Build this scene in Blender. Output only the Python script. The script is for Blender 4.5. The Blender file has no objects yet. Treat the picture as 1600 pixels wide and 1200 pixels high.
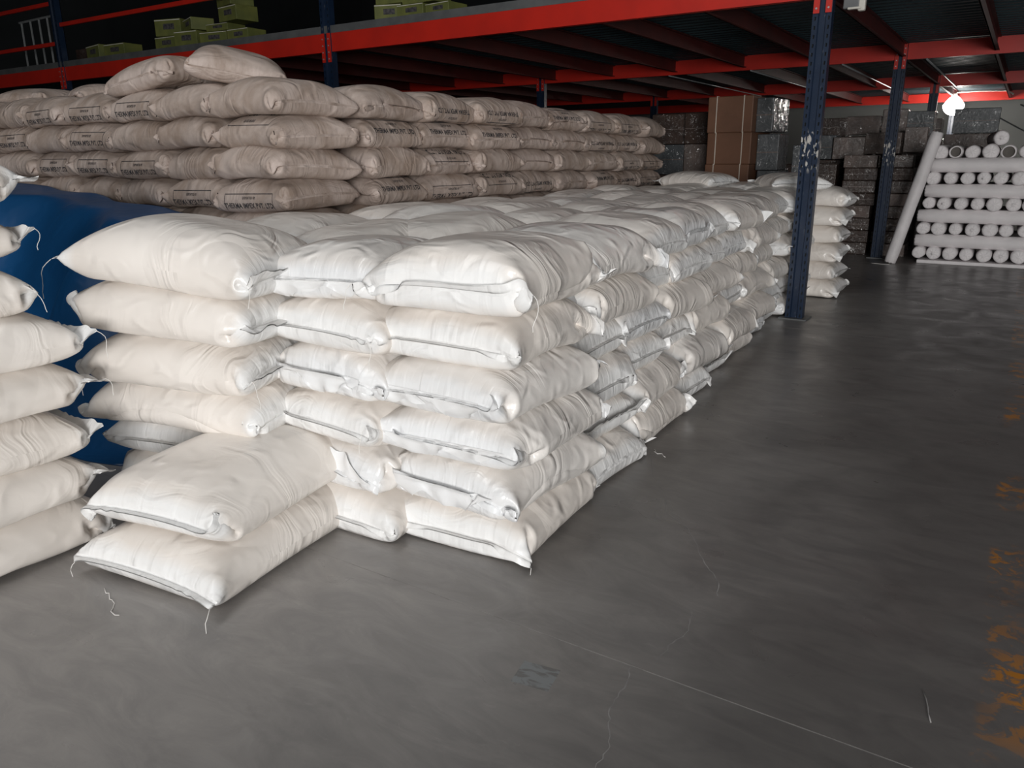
import bpy, bmesh, math, random
import numpy as np
from mathutils import Matrix, Vector
from mathutils.bvhtree import BVHTree

# ------------------------------------------------------------------ camera, light, exposure
sc = bpy.context.scene
COL = sc.collection
F, PITCH, ROLL, YAW, CAMH = 1205.6, 0.2839, -0.008, 0.5735, 1.55
fw = np.array([-math.sin(YAW) * math.cos(PITCH), math.cos(YAW) * math.cos(PITCH), -math.sin(PITCH)])
r0 = np.array([math.cos(YAW), math.sin(YAW), 0.0]); u0 = np.cross(r0, fw)
rt = r0 * math.cos(ROLL) + u0 * math.sin(ROLL)
up = u0 * math.cos(ROLL) - r0 * math.sin(ROLL)
camd = bpy.data.cameras.new('camera'); cam = bpy.data.objects.new('camera', camd); COL.objects.link(cam)
camd.sensor_width = 36.0; camd.lens = 36.0 * F / 1600.0; camd.clip_start = 0.05; camd.clip_end = 200
M = Matrix.Identity(4)
for i in range(3):
    M[i][0] = rt[i]; M[i][1] = up[i]; M[i][2] = -fw[i]
M.translation = (0, 0, CAMH)
cam.matrix_world = M
sc.camera = cam

world = bpy.data.worlds.new('world'); sc.world = world; world.use_nodes = True
world.node_tree.nodes['Background'].inputs[0].default_value = (0.62, 0.72, 0.85, 1)
world.node_tree.nodes['Background'].inputs[1].default_value = 0.5

def area_light(name, loc, rot, sx, sy, power, col):
    d = bpy.data.lights.new(name, 'AREA'); d.shape = 'RECTANGLE'; d.size = sx; d.size_y = sy
    d.energy = power; d.color = col
    o = bpy.data.objects.new(name, d); COL.objects.link(o); o.location = loc; o.rotation_euler = rot
    return o
# daylight entering through the open loading door behind the camera
DOOR_X0, DOOR_X1, DOOR_Z, FRONT_Y = 2.6, 8.2, 4.0, -8.0
area_light('door_daylight', ((DOOR_X0 + DOOR_X1) / 2, FRONT_Y + 0.05, DOOR_Z / 2), (math.radians(90), 0, 0),
           DOOR_X1 - DOOR_X0, DOOR_Z, 2250, (1.0, 0.99, 0.975))
# translucent roof sheet over the open part of the hall
SKY = (-3.2, -2.0, 2.2, 9.0)
area_light('roof_light_daylight', (SKY[0], SKY[1], 7.93), (0, 0, 0), SKY[2], SKY[3], 300, (0.96, 0.98, 1.0))
vs = sc.view_settings
vs.view_transform = 'Standard'; vs.look = 'None'; vs.gamma = 1.0; vs.use_curve_mapping = False; vs.exposure = -0.42

RNG = random.Random(7)
ORD = ['lowest', 'second', 'third', 'fourth', 'fifth', 'sixth', 'seventh', 'eighth', 'ninth', 'tenth', 'eleventh', 'twelfth',
       'thirteenth', 'fourteenth', 'fifteenth', 'sixteenth']
NTH = ['first'] + ORD[1:]

# ------------------------------------------------------------------ helpers
def tag(o, label=None, cat=None, group=None, kind=None):
    if label: o['label'] = label
    if cat: o['category'] = cat
    if group: o['group'] = group
    if kind: o['kind'] = kind
    return o

def mesh_obj(name, me, parent=None):
    o = bpy.data.objects.new(name, me); COL.objects.link(o)
    if parent: o.parent = parent
    return o

def empty(name, loc=(0, 0, 0), rz=0.0):
    o = bpy.data.objects.new(name, None); COL.objects.link(o)
    o.empty_display_size = 0.1
    o.location = loc; o.rotation_euler = (0, 0, rz)
    return o

class MB:
    """Collects boxes / tubes / lathes into one mesh."""
    def __init__(s): s.v = []; s.f = []
    def add(s, verts, faces):
        b = len(s.v); s.v += [tuple(p) for p in verts]; s.f += [tuple(b + i for i in f) for f in faces]
        return s
    def box(s, c, d, rz=0.0, R=None, bev=0.0):
        hx, hy, hz = d[0] / 2, d[1] / 2, d[2] / 2
        if bev > 0:
            bm = bmesh.new(); bmesh.ops.create_cube(bm, size=1.0)
            for v in bm.verts: v.co = Vector((v.co.x * d[0], v.co.y * d[1], v.co.z * d[2]))
            bmesh.ops.bevel(bm, geom=bm.edges[:], offset=min(bev, min(d) * .45), segments=2, affect='EDGES', profile=.5)
            bm.verts.index_update()
            P = [v.co.copy() for v in bm.verts]; FF = [[v.index for v in f.verts] for f in bm.faces]; bm.free()
        else:
            P = [Vector((x, y, z)) for z in (-hz, hz) for y in (-hy, hy) for x in (-hx, hx)]
            FF = [(0, 2, 3, 1), (4, 5, 7, 6), (0, 1, 5, 4), (2, 6, 7, 3), (0, 4, 6, 2), (1, 3, 7, 5)]
        if R is None: R = Matrix.Rotation(rz, 3, 'Z')
        c = Vector(c)
        return s.add([R @ p + c for p in P], FF)
    def tube(s, pts, r, k=6, cap=True):
        pts = [Vector(p) for p in pts]; n = len(pts); rr = r if hasattr(r, '__len__') else [r] * n
        V = []; ref = Vector((0, 0, 1))
        for i, p in enumerate(pts):
            t = (pts[min(i + 1, n - 1)] - pts[max(i - 1, 0)]).normalized()
            if abs(t.dot(ref)) > .95: ref = Vector((1, 0, 0)) if abs(t.x) < .9 else Vector((0, 1, 0))
            a = t.cross(ref).normalized(); b = t.cross(a)
            for j in range(k):
                q = 2 * math.pi * j / k
                V.append(p + a * math.cos(q) * rr[i] + b * math.sin(q) * rr[i])
        FF = [(i * k + j, i * k + (j + 1) % k, (i + 1) * k + (j + 1) % k, (i + 1) * k + j) for i in range(n - 1) for j in range(k)]
        if cap: FF += [tuple(range(k - 1, -1, -1)), tuple((n - 1) * k + j for j in range(k))]
        return s.add(V, FF)
    def mesh(s, name, mat, smooth=False):
        me = bpy.data.meshes.new(name); me.from_pydata(s.v, [], s.f)
        if mat: me.materials.append(mat)
        if smooth: me.shade_smooth()
        me.update(); return me
    def obj(s, name, mat, parent=None, smooth=False):
        return mesh_obj(name, s.mesh(name, mat, smooth), parent)

# ------------------------------------------------------------------ materials
def material(name, rough=0.5, col=(.5, .5, .5), metal=0.0, coat=0.0, spec=0.5):
    m = bpy.data.materials.new(name); m.use_nodes = True
    b = m.node_tree.nodes['Principled BSDF']
    b.inputs['Base Color'].default_value = (*col, 1); b.inputs['Roughness'].default_value = rough
    b.inputs['Metallic'].default_value = metal; b.inputs['Coat Weight'].default_value = coat
    b.inputs['Specular IOR Level'].default_value = spec
    return m, m.node_tree, b

class NT:
    def __init__(s, nt): s.nt = nt
    def n(s, t, **kw):
        x = s.nt.nodes.new('ShaderNode' + t)
        for k, v in kw.items():
            if k.startswith('i_'): x.inputs[k[2:].replace('_', ' ')].default_value = v
            elif k.startswith('n'): x.inputs[int(k[1:])].default_value = v
            else: setattr(x, k, v)
        return x
    def l(s, a, b): s.nt.links.new(a, b)
    def noise(s, vec, scale, detail=2.0, dist=0.0, rough=0.5, ridged=False):
        x = s.n('TexNoise'); x.inputs['Scale'].default_value = scale; x.inputs['Detail'].default_value = detail
        x.inputs['Distortion'].default_value = dist; x.inputs['Roughness'].default_value = rough
        if ridged: x.noise_type = 'RIDGED_MULTIFRACTAL'
        if vec: s.l(vec, x.inputs['Vector'])
        return x.outputs[0]
    def ramp(s, fac, stops):
        x = s.n('ValToRGB'); e = x.color_ramp.elements
        while len(e) < len(stops): e.new(0.5)
        for k, (p, c) in enumerate(stops):
            e[k].position = p; e[k].color = (*c, 1) if len(c) == 3 else c
        s.l(fac, x.inputs[0]); return x.outputs[0]
    def math(s, op, a, b=None, clamp=False):
        x = s.n('Math', operation=op); x.use_clamp = clamp
        for k, q in enumerate((a, b)):
            if q is None: continue
            if isinstance(q, (int, float)): x.inputs[k].default_value = q
            else: s.l(q, x.inputs[k])
        return x.outputs[0]
    def mix(s, fac, a, b, mode='MIX'):
        x = s.n('MixRGB', blend_type=mode)
        for k, q in enumerate((fac, a, b)):
            if isinstance(q, (int, float)): x.inputs[k].default_value = q
            elif isinstance(q, tuple): x.inputs[k].default_value = (*q, 1)
            else: s.l(q, x.inputs[k])
        return x.outputs[0]
    def bump(s, h, strength, dist, normal=None):
        x = s.n('Bump'); x.inputs['Strength'].default_value = strength; x.inputs['Distance'].default_value = dist
        s.l(h, x.inputs['Height'])
        if normal: s.l(normal, x.inputs['Normal'])
        return x.outputs[0]
    def mapping(s, vec, scale=(1, 1, 1), loc=(0, 0, 0)):
        x = s.n('Mapping'); x.inputs['Scale'].default_value = scale; x.inputs['Location'].default_value = loc
        s.l(vec, x.inputs['Vector']); return x.outputs[0]

def sack_material(name, body, end, rough, dirt=None, film=0.0, wrinkle=1.0):
    m, nt, b = material(name, rough, body, spec=0.45)
    q = NT(nt)
    tc = q.n('TexCoord'); oi = q.n('ObjectInfo')
    rnd = q.n('CombineXYZ'); q.l(oi.outputs['Random'], rnd.inputs[0]); q.l(oi.outputs['Random'], rnd.inputs[2])
    sh = q.n('VectorMath', operation='SCALE'); q.l(rnd.outputs[0], sh.inputs[0]); sh.inputs['Scale'].default_value = 37.0
    ad = q.n('VectorMath', operation='ADD'); q.l(tc.outputs['Object'], ad.inputs[0]); q.l(sh.outputs[0], ad.inputs[1])
    P = ad.outputs[0]
    adu = q.n('VectorMath', operation='ADD'); q.l(tc.outputs['UV'], adu.inputs[0]); q.l(sh.outputs[0], adu.inputs[1])
    U = adu.outputs[0]
    # end of the sack (empty cloth) is whiter than the filled body
    su = q.n('SeparateXYZ'); q.l(tc.outputs['UV'], su.inputs[0])
    d = q.math('ABSOLUTE', q.math('SUBTRACT', su.outputs[0], 0.5))
    wob = q.math('MULTIPLY', q.noise(P, 6.0, 2.0), 0.06)
    e = q.ramp(q.math('ADD', d, wob), [(0.415, (0, 0, 0)), (0.465, (1, 1, 1))])
    colr = q.mix(e, body, end)
    tone = q.ramp(q.noise(P, 2.2, 3.0), [(0.35, (0.93, 0.92, 0.91)), (0.65, (1, 1, 1))])
    colr = q.mix(1.0, colr, tone, 'MULTIPLY')
    if dirt:
        dn = q.ramp(q.noise(P, 3.4, 6.0, 0.6, 0.62), [(0.42, (0, 0, 0)), (0.68, (1, 1, 1))])
        colr = q.mix(q.math('MULTIPLY', dn, 0.75), colr, dirt)
    q.l(colr, b.inputs['Base Color'])
    # pleats that run round the sack, in patches, plus crumples
    mp = q.n('Mapping'); mp.inputs['Scale'].default_value = (15.0, 2.6, 1.0); mp.inputs['Rotation'].default_value = (0, 0, 0.0); q.l(U, mp.inputs['Vector'])
    su2 = q.n('SeparateXYZ'); q.l(mp.outputs[0], su2.inputs[0])
    slant = q.math('ADD', su2.outputs[0], q.math('MULTIPLY', q.noise(P, 2.5, 2.0), 9.0))
    cb = q.n('CombineXYZ'); q.l(slant, cb.inputs[0]); q.l(su2.outputs[1], cb.inputs[1])
    pl = q.noise(cb.outputs[0], 1.0, 2.5, 0.4)
    patch = q.ramp(q.noise(P, 3.0, 1.0), [(0.44, (0, 0, 0)), (0.60, (1, 1, 1))])
    plm = q.math('MULTIPLY', pl, patch)
    cr = q.noise(q.mapping(P, (1, 1, 1.4)), 7.0, 2.5, 0.9, 0.5, True)
    ga = q.noise(q.mapping(U, (3.0, 34.0, 1.0)), 1.0, 2.0, 0.7)
    gm = q.ramp(d, [(0.30, (0, 0, 0)), (0.46, (1, 1, 1))])
    plm = q.math('ADD', plm, q.math('MULTIPLY', q.math('MULTIPLY', ga, gm), 0.5))
    n1 = q.bump(plm, 0.5 * wrinkle, 0.03)
    n2 = q.bump(cr, 0.75 * wrinkle, 0.016, n1)
    n3 = q.bump(q.noise(P, 26.0, 2.0, 0.5), 0.10 * wrinkle, 0.005, n2)
    q.l(n3, b.inputs['Normal'])
    if film:
        b.inputs['Coat Weight'].default_value = film; b.inputs['Coat Roughness'].default_value = 0.16
        q.l(n3, b.inputs['Coat Normal'])
    return m

MAT = {}
MAT['white'] = sack_material('white_sack', (0.84, 0.79, 0.74), (0.89, 0.89, 0.885), 0.36, film=0.3)
MAT['film'] = sack_material('film_sack', (0.83, 0.795, 0.76), (0.86, 0.87, 0.88), 0.3, film=0.6, wrinkle=1.15)
MAT['flap'] = sack_material('film_flap', (0.85, 0.855, 0.86), (0.85, 0.855, 0.86), 0.28, film=0.6, wrinkle=1.4)
MAT['tan'] = sack_material('tan_sack', (0.53, 0.44, 0.39), (0.60, 0.50, 0.45), 0.62, dirt=(0.27, 0.19, 0.14), wrinkle=1.1)

def simple_noise(name, c1, c2, scale, rough, metal=0.0, bumpd=0.0, coat=0.0, spec=0.5):
    m, nt, b = material(name, rough, c1, metal, coat, spec); q = NT(nt)
    tc = q.n('TexCoord')
    nz = q.noise(tc.outputs['Object'], scale, 4.0)
    q.l(q.ramp(nz, [(0.35, c1), (0.7, c2)]), b.inputs['Base Color'])
    if bumpd: q.l(q.bump(q.noise(tc.outputs['Object'], scale * 3, 3.0), 0.5, bumpd), b.inputs['Normal'])
    return m
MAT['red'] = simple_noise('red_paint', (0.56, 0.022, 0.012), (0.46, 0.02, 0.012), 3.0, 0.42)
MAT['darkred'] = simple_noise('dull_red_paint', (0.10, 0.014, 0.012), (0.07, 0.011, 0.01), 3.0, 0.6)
MAT['deck_sheet'] = simple_noise('deck_sheet', (0.03, 0.055, 0.065), (0.018, 0.036, 0.043), 2.0, 0.5)
MAT['grey_metal'] = simple_noise('grey_metal', (0.16, 0.165, 0.165), (0.11, 0.115, 0.12), 5.0, 0.5, 0.3)
MAT['galv'] = simple_noise('galvanised', (0.55, 0.57, 0.58), (0.4, 0.42, 0.43), 8.0, 0.4, 0.6)
MAT['cream'] = simple_noise('cream_plastic', (0.62, 0.60, 0.54), (0.5, 0.48, 0.43), 6.0, 0.5)
MAT['thread'] = simple_noise('cotton_thread', (0.82, 0.80, 0.77), (0.7, 0.68, 0.65), 40.0, 0.8)
MAT['ink'] = simple_noise('black_ink', (0.02, 0.02, 0.025), (0.10, 0.09, 0.09), 30.0, 0.7)
MAT['blueink'] = simple_noise('blue_ink', (0.03, 0.045, 0.12), (0.08, 0.10, 0.2), 30.0, 0.7)
MAT['wall'] = simple_noise('wall_paint', (0.17, 0.175, 0.17), (0.14, 0.145, 0.14), 0.8, 0.85, bumpd=0.004)
MAT['dark'] = simple_noise('dark_and_unlit', (0.022, 0.025, 0.028), (0.015, 0.018, 0.02), 1.0, 0.8)  # near-black holds the shade of the unlit upper storey; plain dark on cables
MAT['roll'] = simple_noise('roll_cloth', (0.84, 0.80, 0.805), (0.74, 0.71, 0.715), 4.0, 0.6, bumpd=0.01)
MAT['core'] = simple_noise('core_board', (0.10, 0.09, 0.08), (0.06, 0.055, 0.05), 8.0, 0.8)
MAT['green'] = simple_noise('green_carton', (0.16, 0.17, 0.045), (0.10, 0.115, 0.035), 5.0, 0.55)
MAT['strap'] = simple_noise('strap', (0.62, 0.55, 0.47), (0.5, 0.44, 0.38), 9.0, 0.5)
MAT['yellow'] = simple_noise('yellow_paint', (0.65, 0.33, 0.03), (0.5, 0.25, 0.03), 6.0, 0.5)

def carton_material(name, c1, c2, film, bumpy):
    m, nt, b = material(name, 0.6, c1); q = NT(nt); tc = q.n('TexCoord')
    oi = q.n('ObjectInfo')
    ad = q.n('VectorMath', operation='ADD'); q.l(tc.outputs['Object'], ad.inputs[0]); q.l(oi.outputs['Location'], ad.inputs[1]); P = ad.outputs[0]
    q.l(q.ramp(q.noise(P, 4.0, 4.0), [(0.35, c1), (0.7, c2)]), b.inputs['Base Color'])
    if film:
        nb = q.bump(q.noise(q.mapping(P, (1, 1, 1.5)), 6.0, 3.0, 1.2), 1.0, bumpy * 2.0)
        b.inputs['Coat Weight'].default_value = film; b.inputs['Coat Roughness'].default_value = 0.16
        q.l(nb, b.inputs['Coat Normal'])
        b.inputs['Roughness'].default_value = 0.45
        q.l(q.bump(q.noise(P, 10.0, 2.0, 1.0), 0.3, bumpy * .5), b.inputs['Normal'])
    return m
MAT['carton'] = carton_material('carton', (0.17, 0.08, 0.045), (0.135, 0.064, 0.036), 0.0, 0)
MAT['wrap_brown'] = carton_material('wrapped_carton', (0.06, 0.037, 0.028), (0.034, 0.022, 0.018), 1.0, 0.05)
MAT['wrap_grey'] = carton_material('wrapped_grey', (0.10, 0.108, 0.115), (0.05, 0.056, 0.06), 1.0, 0.06)
MAT['wrap_pale'] = carton_material('wrapped_pale', (0.17, 0.128, 0.112), (0.09, 0.075, 0.068), 1.0, 0.05)

def post_material():
    m, nt, b = material('navy_paint', 0.34, (0.02, 0.045, 0.13)); q = NT(nt); tc = q.n('TexCoord')
    P = tc.outputs['Object']
    base = q.ramp(q.noise(P, 5.0, 4.0), [(0.35, (0.008, 0.018, 0.042)), (0.7, (0.013, 0.026, 0.055))])
    # scraped paint at pallet height and scuffs near the foot
    sp = q.n('SeparateXYZ'); q.l(P, sp.inputs[0])
    zc = q.math('ABSOLUTE', q.math('SUBTRACT', sp.outputs[2], 1.60))
    win = q.ramp(zc, [(0.13, (1, 1, 1)), (0.21, (0, 0, 0))])
    scr = q.ramp(q.noise(q.mapping(P, (2.2, 2.2, 1.0)), 13.0, 4.0, 0.4), [(0.56, (0, 0, 0)), (0.60, (1, 1, 1))])
    colr = q.mix(q.math('MULTIPLY', win, scr), base, (0.48, 0.46, 0.43))
    sc2 = q.ramp(q.noise(q.mapping(P, (3.0, 3.0, 0.6)), 22.0, 3.0), [(0.68, (0, 0, 0)), (0.72, (1, 1, 1))])
    colr = q.mix(q.math('MULTIPLY', sc2, 0.25), colr, (0.3, 0.3, 0.31))
    q.l(colr, b.inputs['Base Color'])
    return m
MAT['navy'] = post_material()

def floor_material():
    m, nt, b = material('polished_concrete', 0.35, (0.13, 0.125, 0.12), spec=0.4); q = NT(nt); tc = q.n('TexCoord')
    P = tc.outputs['Object']
    a = q.ramp(q.noise(P, 0.55, 5.0, 0.5, 0.6), [(0.3, (0.27, 0.255, 0.243)), (0.7, (0.33, 0.313, 0.30))])
    st = q.ramp(q.noise(q.mapping(P, (1.0, 2.4, 1.0)), 2.6, 7.0, 1.3, 0.68), [(0.36, (0.80, 0.80, 0.81)), (0.66, (1.05, 1.045, 1.04))])
    c = q.mix(1.0, a, st, 'MULTIPLY')
    fl = q.ramp(q.noise(q.mapping(P, (1.0, 2.2, 1.0)), 9.0, 6.0, 2.2, 0.7), [(0.60, (0, 0, 0)), (0.80, (1, 1, 1))])
    c = q.mix(q.math('MULTIPLY', fl, 0.3), c, (0.45, 0.43, 0.41))
    # aisle grime, with the light's falloff to the right painted into the colour
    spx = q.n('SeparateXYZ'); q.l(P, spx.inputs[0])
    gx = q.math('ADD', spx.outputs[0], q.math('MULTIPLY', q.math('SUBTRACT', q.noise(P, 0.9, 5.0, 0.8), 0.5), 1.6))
    grime_shade = q.ramp(q.math('MULTIPLY', q.math('ADD', gx, 2.2), 0.4), [(0.10, (1, 1, 1)), (0.80, (0.44, 0.44, 0.44))])
    c = q.mix(1.0, c, grime_shade, 'MULTIPLY')
    # worn orange aisle line
    sp = q.n('SeparateXYZ'); q.l(P, sp.inputs[0])
    dx = q.math('ABSOLUTE', q.math('SUBTRACT', sp.outputs[0], 0.19))
    band = q.ramp(dx, [(0.075, (1, 1, 1)), (0.095, (0, 0, 0))])
    w1 = q.ramp(q.noise(P, 1.15, 2.0), [(0.48, (0, 0, 0)), (0.60, (1, 1, 1))])
    w2 = q.ramp(q.noise(P, 12.0, 6.0, 0.6, 0.7), [(0.50, (0, 0, 0)), (0.56, (1, 1, 1))])
    paint = q.math('MULTIPLY', q.math('MULTIPLY', band, w1), w2)
    c = q.mix(paint, c, (0.42, 0.17, 0.025))
    # square of tape residue
    rx = q.n('VectorRotate', rotation_type='Z_AXIS'); q.l(P, rx.inputs['Vector']); rx.inputs['Center'].default_value = (-1.06, 1.765, 0); rx.inputs['Angle'].default_value = -0.15
    sr = q.n('SeparateXYZ'); q.l(rx.outputs[0], sr.inputs[0])
    sx = q.math('LESS_THAN', q.math('ABSOLUTE', q.math('SUBTRACT', sr.outputs[0], -1.06)), 0.062)
    sy = q.math('LESS_THAN', q.math('ABSOLUTE', q.math('SUBTRACT', sr.outputs[1], 1.765)), 0.055)
    tn = q.ramp(q.noise(q.mapping(rx.outputs[0], (1.0, 2.5, 1)), 14.0, 3.0, 0.5), [(0.42, (0, 0, 0)), (0.5, (1, 1, 1))])
    sq = q.math('MULTIPLY', sx, sy)
    c = q.mix(q.math('MULTIPLY', sq, 0.6), c, (0.09, 0.092, 0.095))
    c = q.mix(q.math('MULTIPLY', q.math('MULTIPLY', sq, tn), 0.8), c, (0.22, 0.235, 0.24))
    q.l(c, b.inputs['Base Color'])
    q.l(q.ramp(q.noise(P, 3.0, 5.0, 1.0), [(0.3, (0.26, 0.26, 0.26)), (0.75, (0.46, 0.46, 0.46))]), b.inputs['Roughness'])
    q.l(q.bump(q.noise(P, 30.0, 3.0), 0.08, 0.004), b.inputs['Normal'])
    return m
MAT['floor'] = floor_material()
MAT['joint'] = simple_noise('joint_filler', (0.34, 0.325, 0.31), (0.22, 0.21, 0.2), 20.0, 0.8)
MAT['crack'] = simple_noise('crack_dust', (0.30, 0.29, 0.28), (0.2, 0.19, 0.19), 20.0, 0.9)

def tarp_material():
    m, nt, b = material('blue_tarpaulin', 0.42, (0.006, 0.09, 0.26)); q = NT(nt); tc = q.n('TexCoord'); P = tc.outputs['Object']
    c = q.ramp(q.noise(P, 1.6, 4.0), [(0.3, (0.004, 0.055, 0.16)), (0.75, (0.008, 0.085, 0.24))])
    q.l(c, b.inputs['Base Color'])
    n1 = q.bump(q.noise(P, 5.0, 3.0, 1.2, 0.5, True), 0.4, 0.02)
    q.l(q.bump(q.noise(P, 24.0, 2.0), 0.15, 0.006, n1), b.inputs['Normal'])
    return m
MAT['tarp'] = tarp_material()
def lamp_material():
    m = bpy.data.materials.new('lamp_glow'); m.use_nodes = True; b = m.node_tree.nodes['Principled BSDF']
    b.inputs['Base Color'].default_value = (1, 1, 1, 1)
    b.inputs['Emission Color'].default_value = (1.0, 0.96, 0.9, 1); b.inputs['Emission Strength'].default_value = 60
    return m
MAT['lamp'] = lamp_material()

# ------------------------------------------------------------------ the building
X_L, X_R, Y_B, Z_T = -24.0, 10.0, 26.0, 8.0
fl = MB().box(((X_L + X_R) / 2, (FRONT_Y + Y_B) / 2, -0.0958), (X_R - X_L, Y_B - FRONT_Y, 0.19)).obj('floor', MAT['joint'])
tag(fl, 'dark polished concrete warehouse floor', 'floor', kind='structure')
JY = 1.968
ys = [FRONT_Y, JY, 7.4, 12.8, 18.2, Y_B]
xs = [X_L, -16.0, -9.0, 2.6, X_R]
for i in range(len(ys) - 1):
    for j in range(len(xs) - 1):
        g = 0.0025
        mb = MB()
        x0, x1, y0, y1 = xs[j] + g, xs[j + 1] - g, ys[i] + g, ys[i + 1] - g
        mb.box(((x0 + x1) / 2, (y0 + y1) / 2, -0.002), (x1 - x0, y1 - y0, 0.004))
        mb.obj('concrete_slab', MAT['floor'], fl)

def ribbon(name, pts, w, mat, parent, z=0.0007):
    V = []; FF = []
    for i, (x, y) in enumerate(pts):
        a = Vector(pts[max(i - 1, 0)]); b = Vector(pts[min(i + 1, len(pts) - 1)]); t = (b - a).normalized()
        ww = w * (0.5 + RNG.random())
        V += [(x - t.y * ww, y + t.x * ww, z), (x + t.y * ww, y - t.x * ww, z)]
        if i: FF.append((2 * i - 2, 2 * i - 1, 2 * i + 1, 2 * i))
    return MB().add(V, FF).obj(name, mat, parent)

def pix_floor(x, y, z=0.0):
    r = fw * F + rt * (x - 800) + up * (600 - y); t = (z - CAMH) / r[2]
    return (float(t * r[0]), float(t * r[1]))
def wobble(pp, n=7, a=0.012):
    out = []
    for k in range(len(pp) - 1):
        for i in range(n):
            t = i / n
            out.append((pp[k][0] * (1 - t) + pp[k + 1][0] * t + RNG.uniform(-a, a), pp[k][1] * (1 - t) + pp[k + 1][1] * t + RNG.uniform(-a, a)))
    out.append(pp[-1]); return out
# hairline cracks in the slab (their real floor positions)
ribbon('floor_crack', wobble([(-1.540, 3.790), (-1.361, 3.425), (-1.215, 3.217), (-1.153, 3.077), (-1.029, 2.989), (-0.934, 2.855), (-0.853, 2.717), (-0.761, 2.614), (-0.727, 2.509)], 5, .005), 0.0016, MAT['crack'], fl)
ribbon('floor_crack', wobble([(-0.772, 2.367), (-0.739, 2.251), (-0.766, 2.128), (-0.769, 2.022)], 5, .005), 0.0016, MAT['crack'], fl)
ribbon('floor_crack', wobble([(-0.830, 1.961), (-0.801, 1.859), (-0.804, 1.772), (-0.777, 1.694), (-0.735, 1.616), (-0.731, 1.523)], 5, .005), 0.0016, MAT['crack'], fl)

def wall(name, c, d, mat):
    return tag(MB().box(c, d).obj(name, mat), None, None, kind='structure')
wall('wall_back', ((X_L + X_R) / 2, Y_B + 0.1, 1.6), (X_R - X_L, 0.2, 3.2), MAT['wall'])
wall('wall_back_upper', ((X_L + X_R) / 2, Y_B + 0.1, (Z_T + 3.2) / 2), (X_R - X_L, 0.2, Z_T - 3.2), MAT['dark'])  # upper wall coloured near-black to stand for unlit gloom
wall('wall_left', (X_L - 0.1, (FRONT_Y + Y_B) / 2, Z_T / 2), (0.2, Y_B - FRONT_Y, Z_T), MAT['dark'])
wall('wall_right', (X_R + 0.1, (FRONT_Y + Y_B) / 2, Z_T / 2), (0.2, Y_B - FRONT_Y, Z_T), MAT['wall'])
wall('ceiling', ((X_L + X_R) / 2, (FRONT_Y + Y_B) / 2, Z_T + 0.1), (X_R - X_L, Y_B - FRONT_Y, 0.2), MAT['dark'])
rl = MB().box((SKY[0], SKY[1], 7.985), (SKY[2] + .1, SKY[3] + .1, 0.03)).obj('window_1', MAT['cream']); tag(rl, kind='structure')
wf = MB()
wf.box(((X_L + DOOR_X0) / 2, FRONT_Y - 0.1, Z_T / 2), (DOOR_X0 - X_L, 0.2, Z_T))
wf.box(((X_R + DOOR_X1) / 2, FRONT_Y - 0.1, Z_T / 2), (X_R - DOOR_X1, 0.2, Z_T))
wf.box(((DOOR_X0 + DOOR_X1) / 2, FRONT_Y - 0.1, (Z_T + DOOR_Z) / 2), (DOOR_X1 - DOOR_X0, 0.2, Z_T - DOOR_Z))
tag(wf.obj('wall_front', MAT['wall']), kind='structure')

# ------------------------------------------------------------------ mezzanine
BY = [7.918, 13.476, 19.03, 24.58]
PX = [4.5, -1.74, -7.91, -14.30, -20.6]
PXO = {1: -0.06, 2: -0.10, 3: -0.12}
ZB, ZT, ZK = 2.907, 3.130, 2.78
ROWN = ['front', 'second', 'third', 'rear']

def post_mesh(height, w=0.165, d=0.125, pitch=0.075, z0=0.0):
    mb = MB(); hw, hd = w / 2, d / 2
    def strip(xa, xb, y, sgn):          # a face with real square-cut holes, facing -Y (sgn -1) or +Y
        n = int(height / pitch); xm = (xa + xb) / 2; hh = 0.0085
        for k in range(n):
            za, zb = z0 + k * pitch, z0 + (k + 1) * pitch; zc = (za + zb) / 2
            o = [(xa, y, za), (xb, y, za), (xb, y, zb), (xa, y, zb)]
            h = [(xm - hh, y, zc - .015), (xm + hh * .6, y, zc - .017), (xm + hh, y, zc + .013), (xm - hh * .6, y, zc + .017)]
            FF = [(0, 1, 5, 4), (1, 2, 6, 5), (2, 3, 7, 6), (3, 0, 4, 7)]
            if sgn > 0: FF = [f[::-1] for f in FF]
            mb.add(o + h, FF)
    a = hw * 0.42
    def quad(x0, y0, x1, y1):
        mb.add([(x0, y0, z0), (x1, y1, z0), (x1, y1, z0 + height), (x0, y0, z0 + height)], [(0, 1, 2, 3)])
    strip(-hw, -a, -hd, -1); strip(a, hw, -hd, -1)
    quad(-a, -hd, -a + .008, -hd + .022); quad(-a + .008, -hd + .022, a - .008, -hd + .022); quad(a - .008, -hd + .022, a, -hd)
    quad(hw, -hd, hw, hd * .55); quad(-hw, hd * .55, -hw, -hd)
    quad(hw, hd * .55, hw * .6, hd); quad(-hw * .6, hd, -hw, hd * .55); quad(hw * .6, hd, -hw * .6, hd)
    return mb
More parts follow.
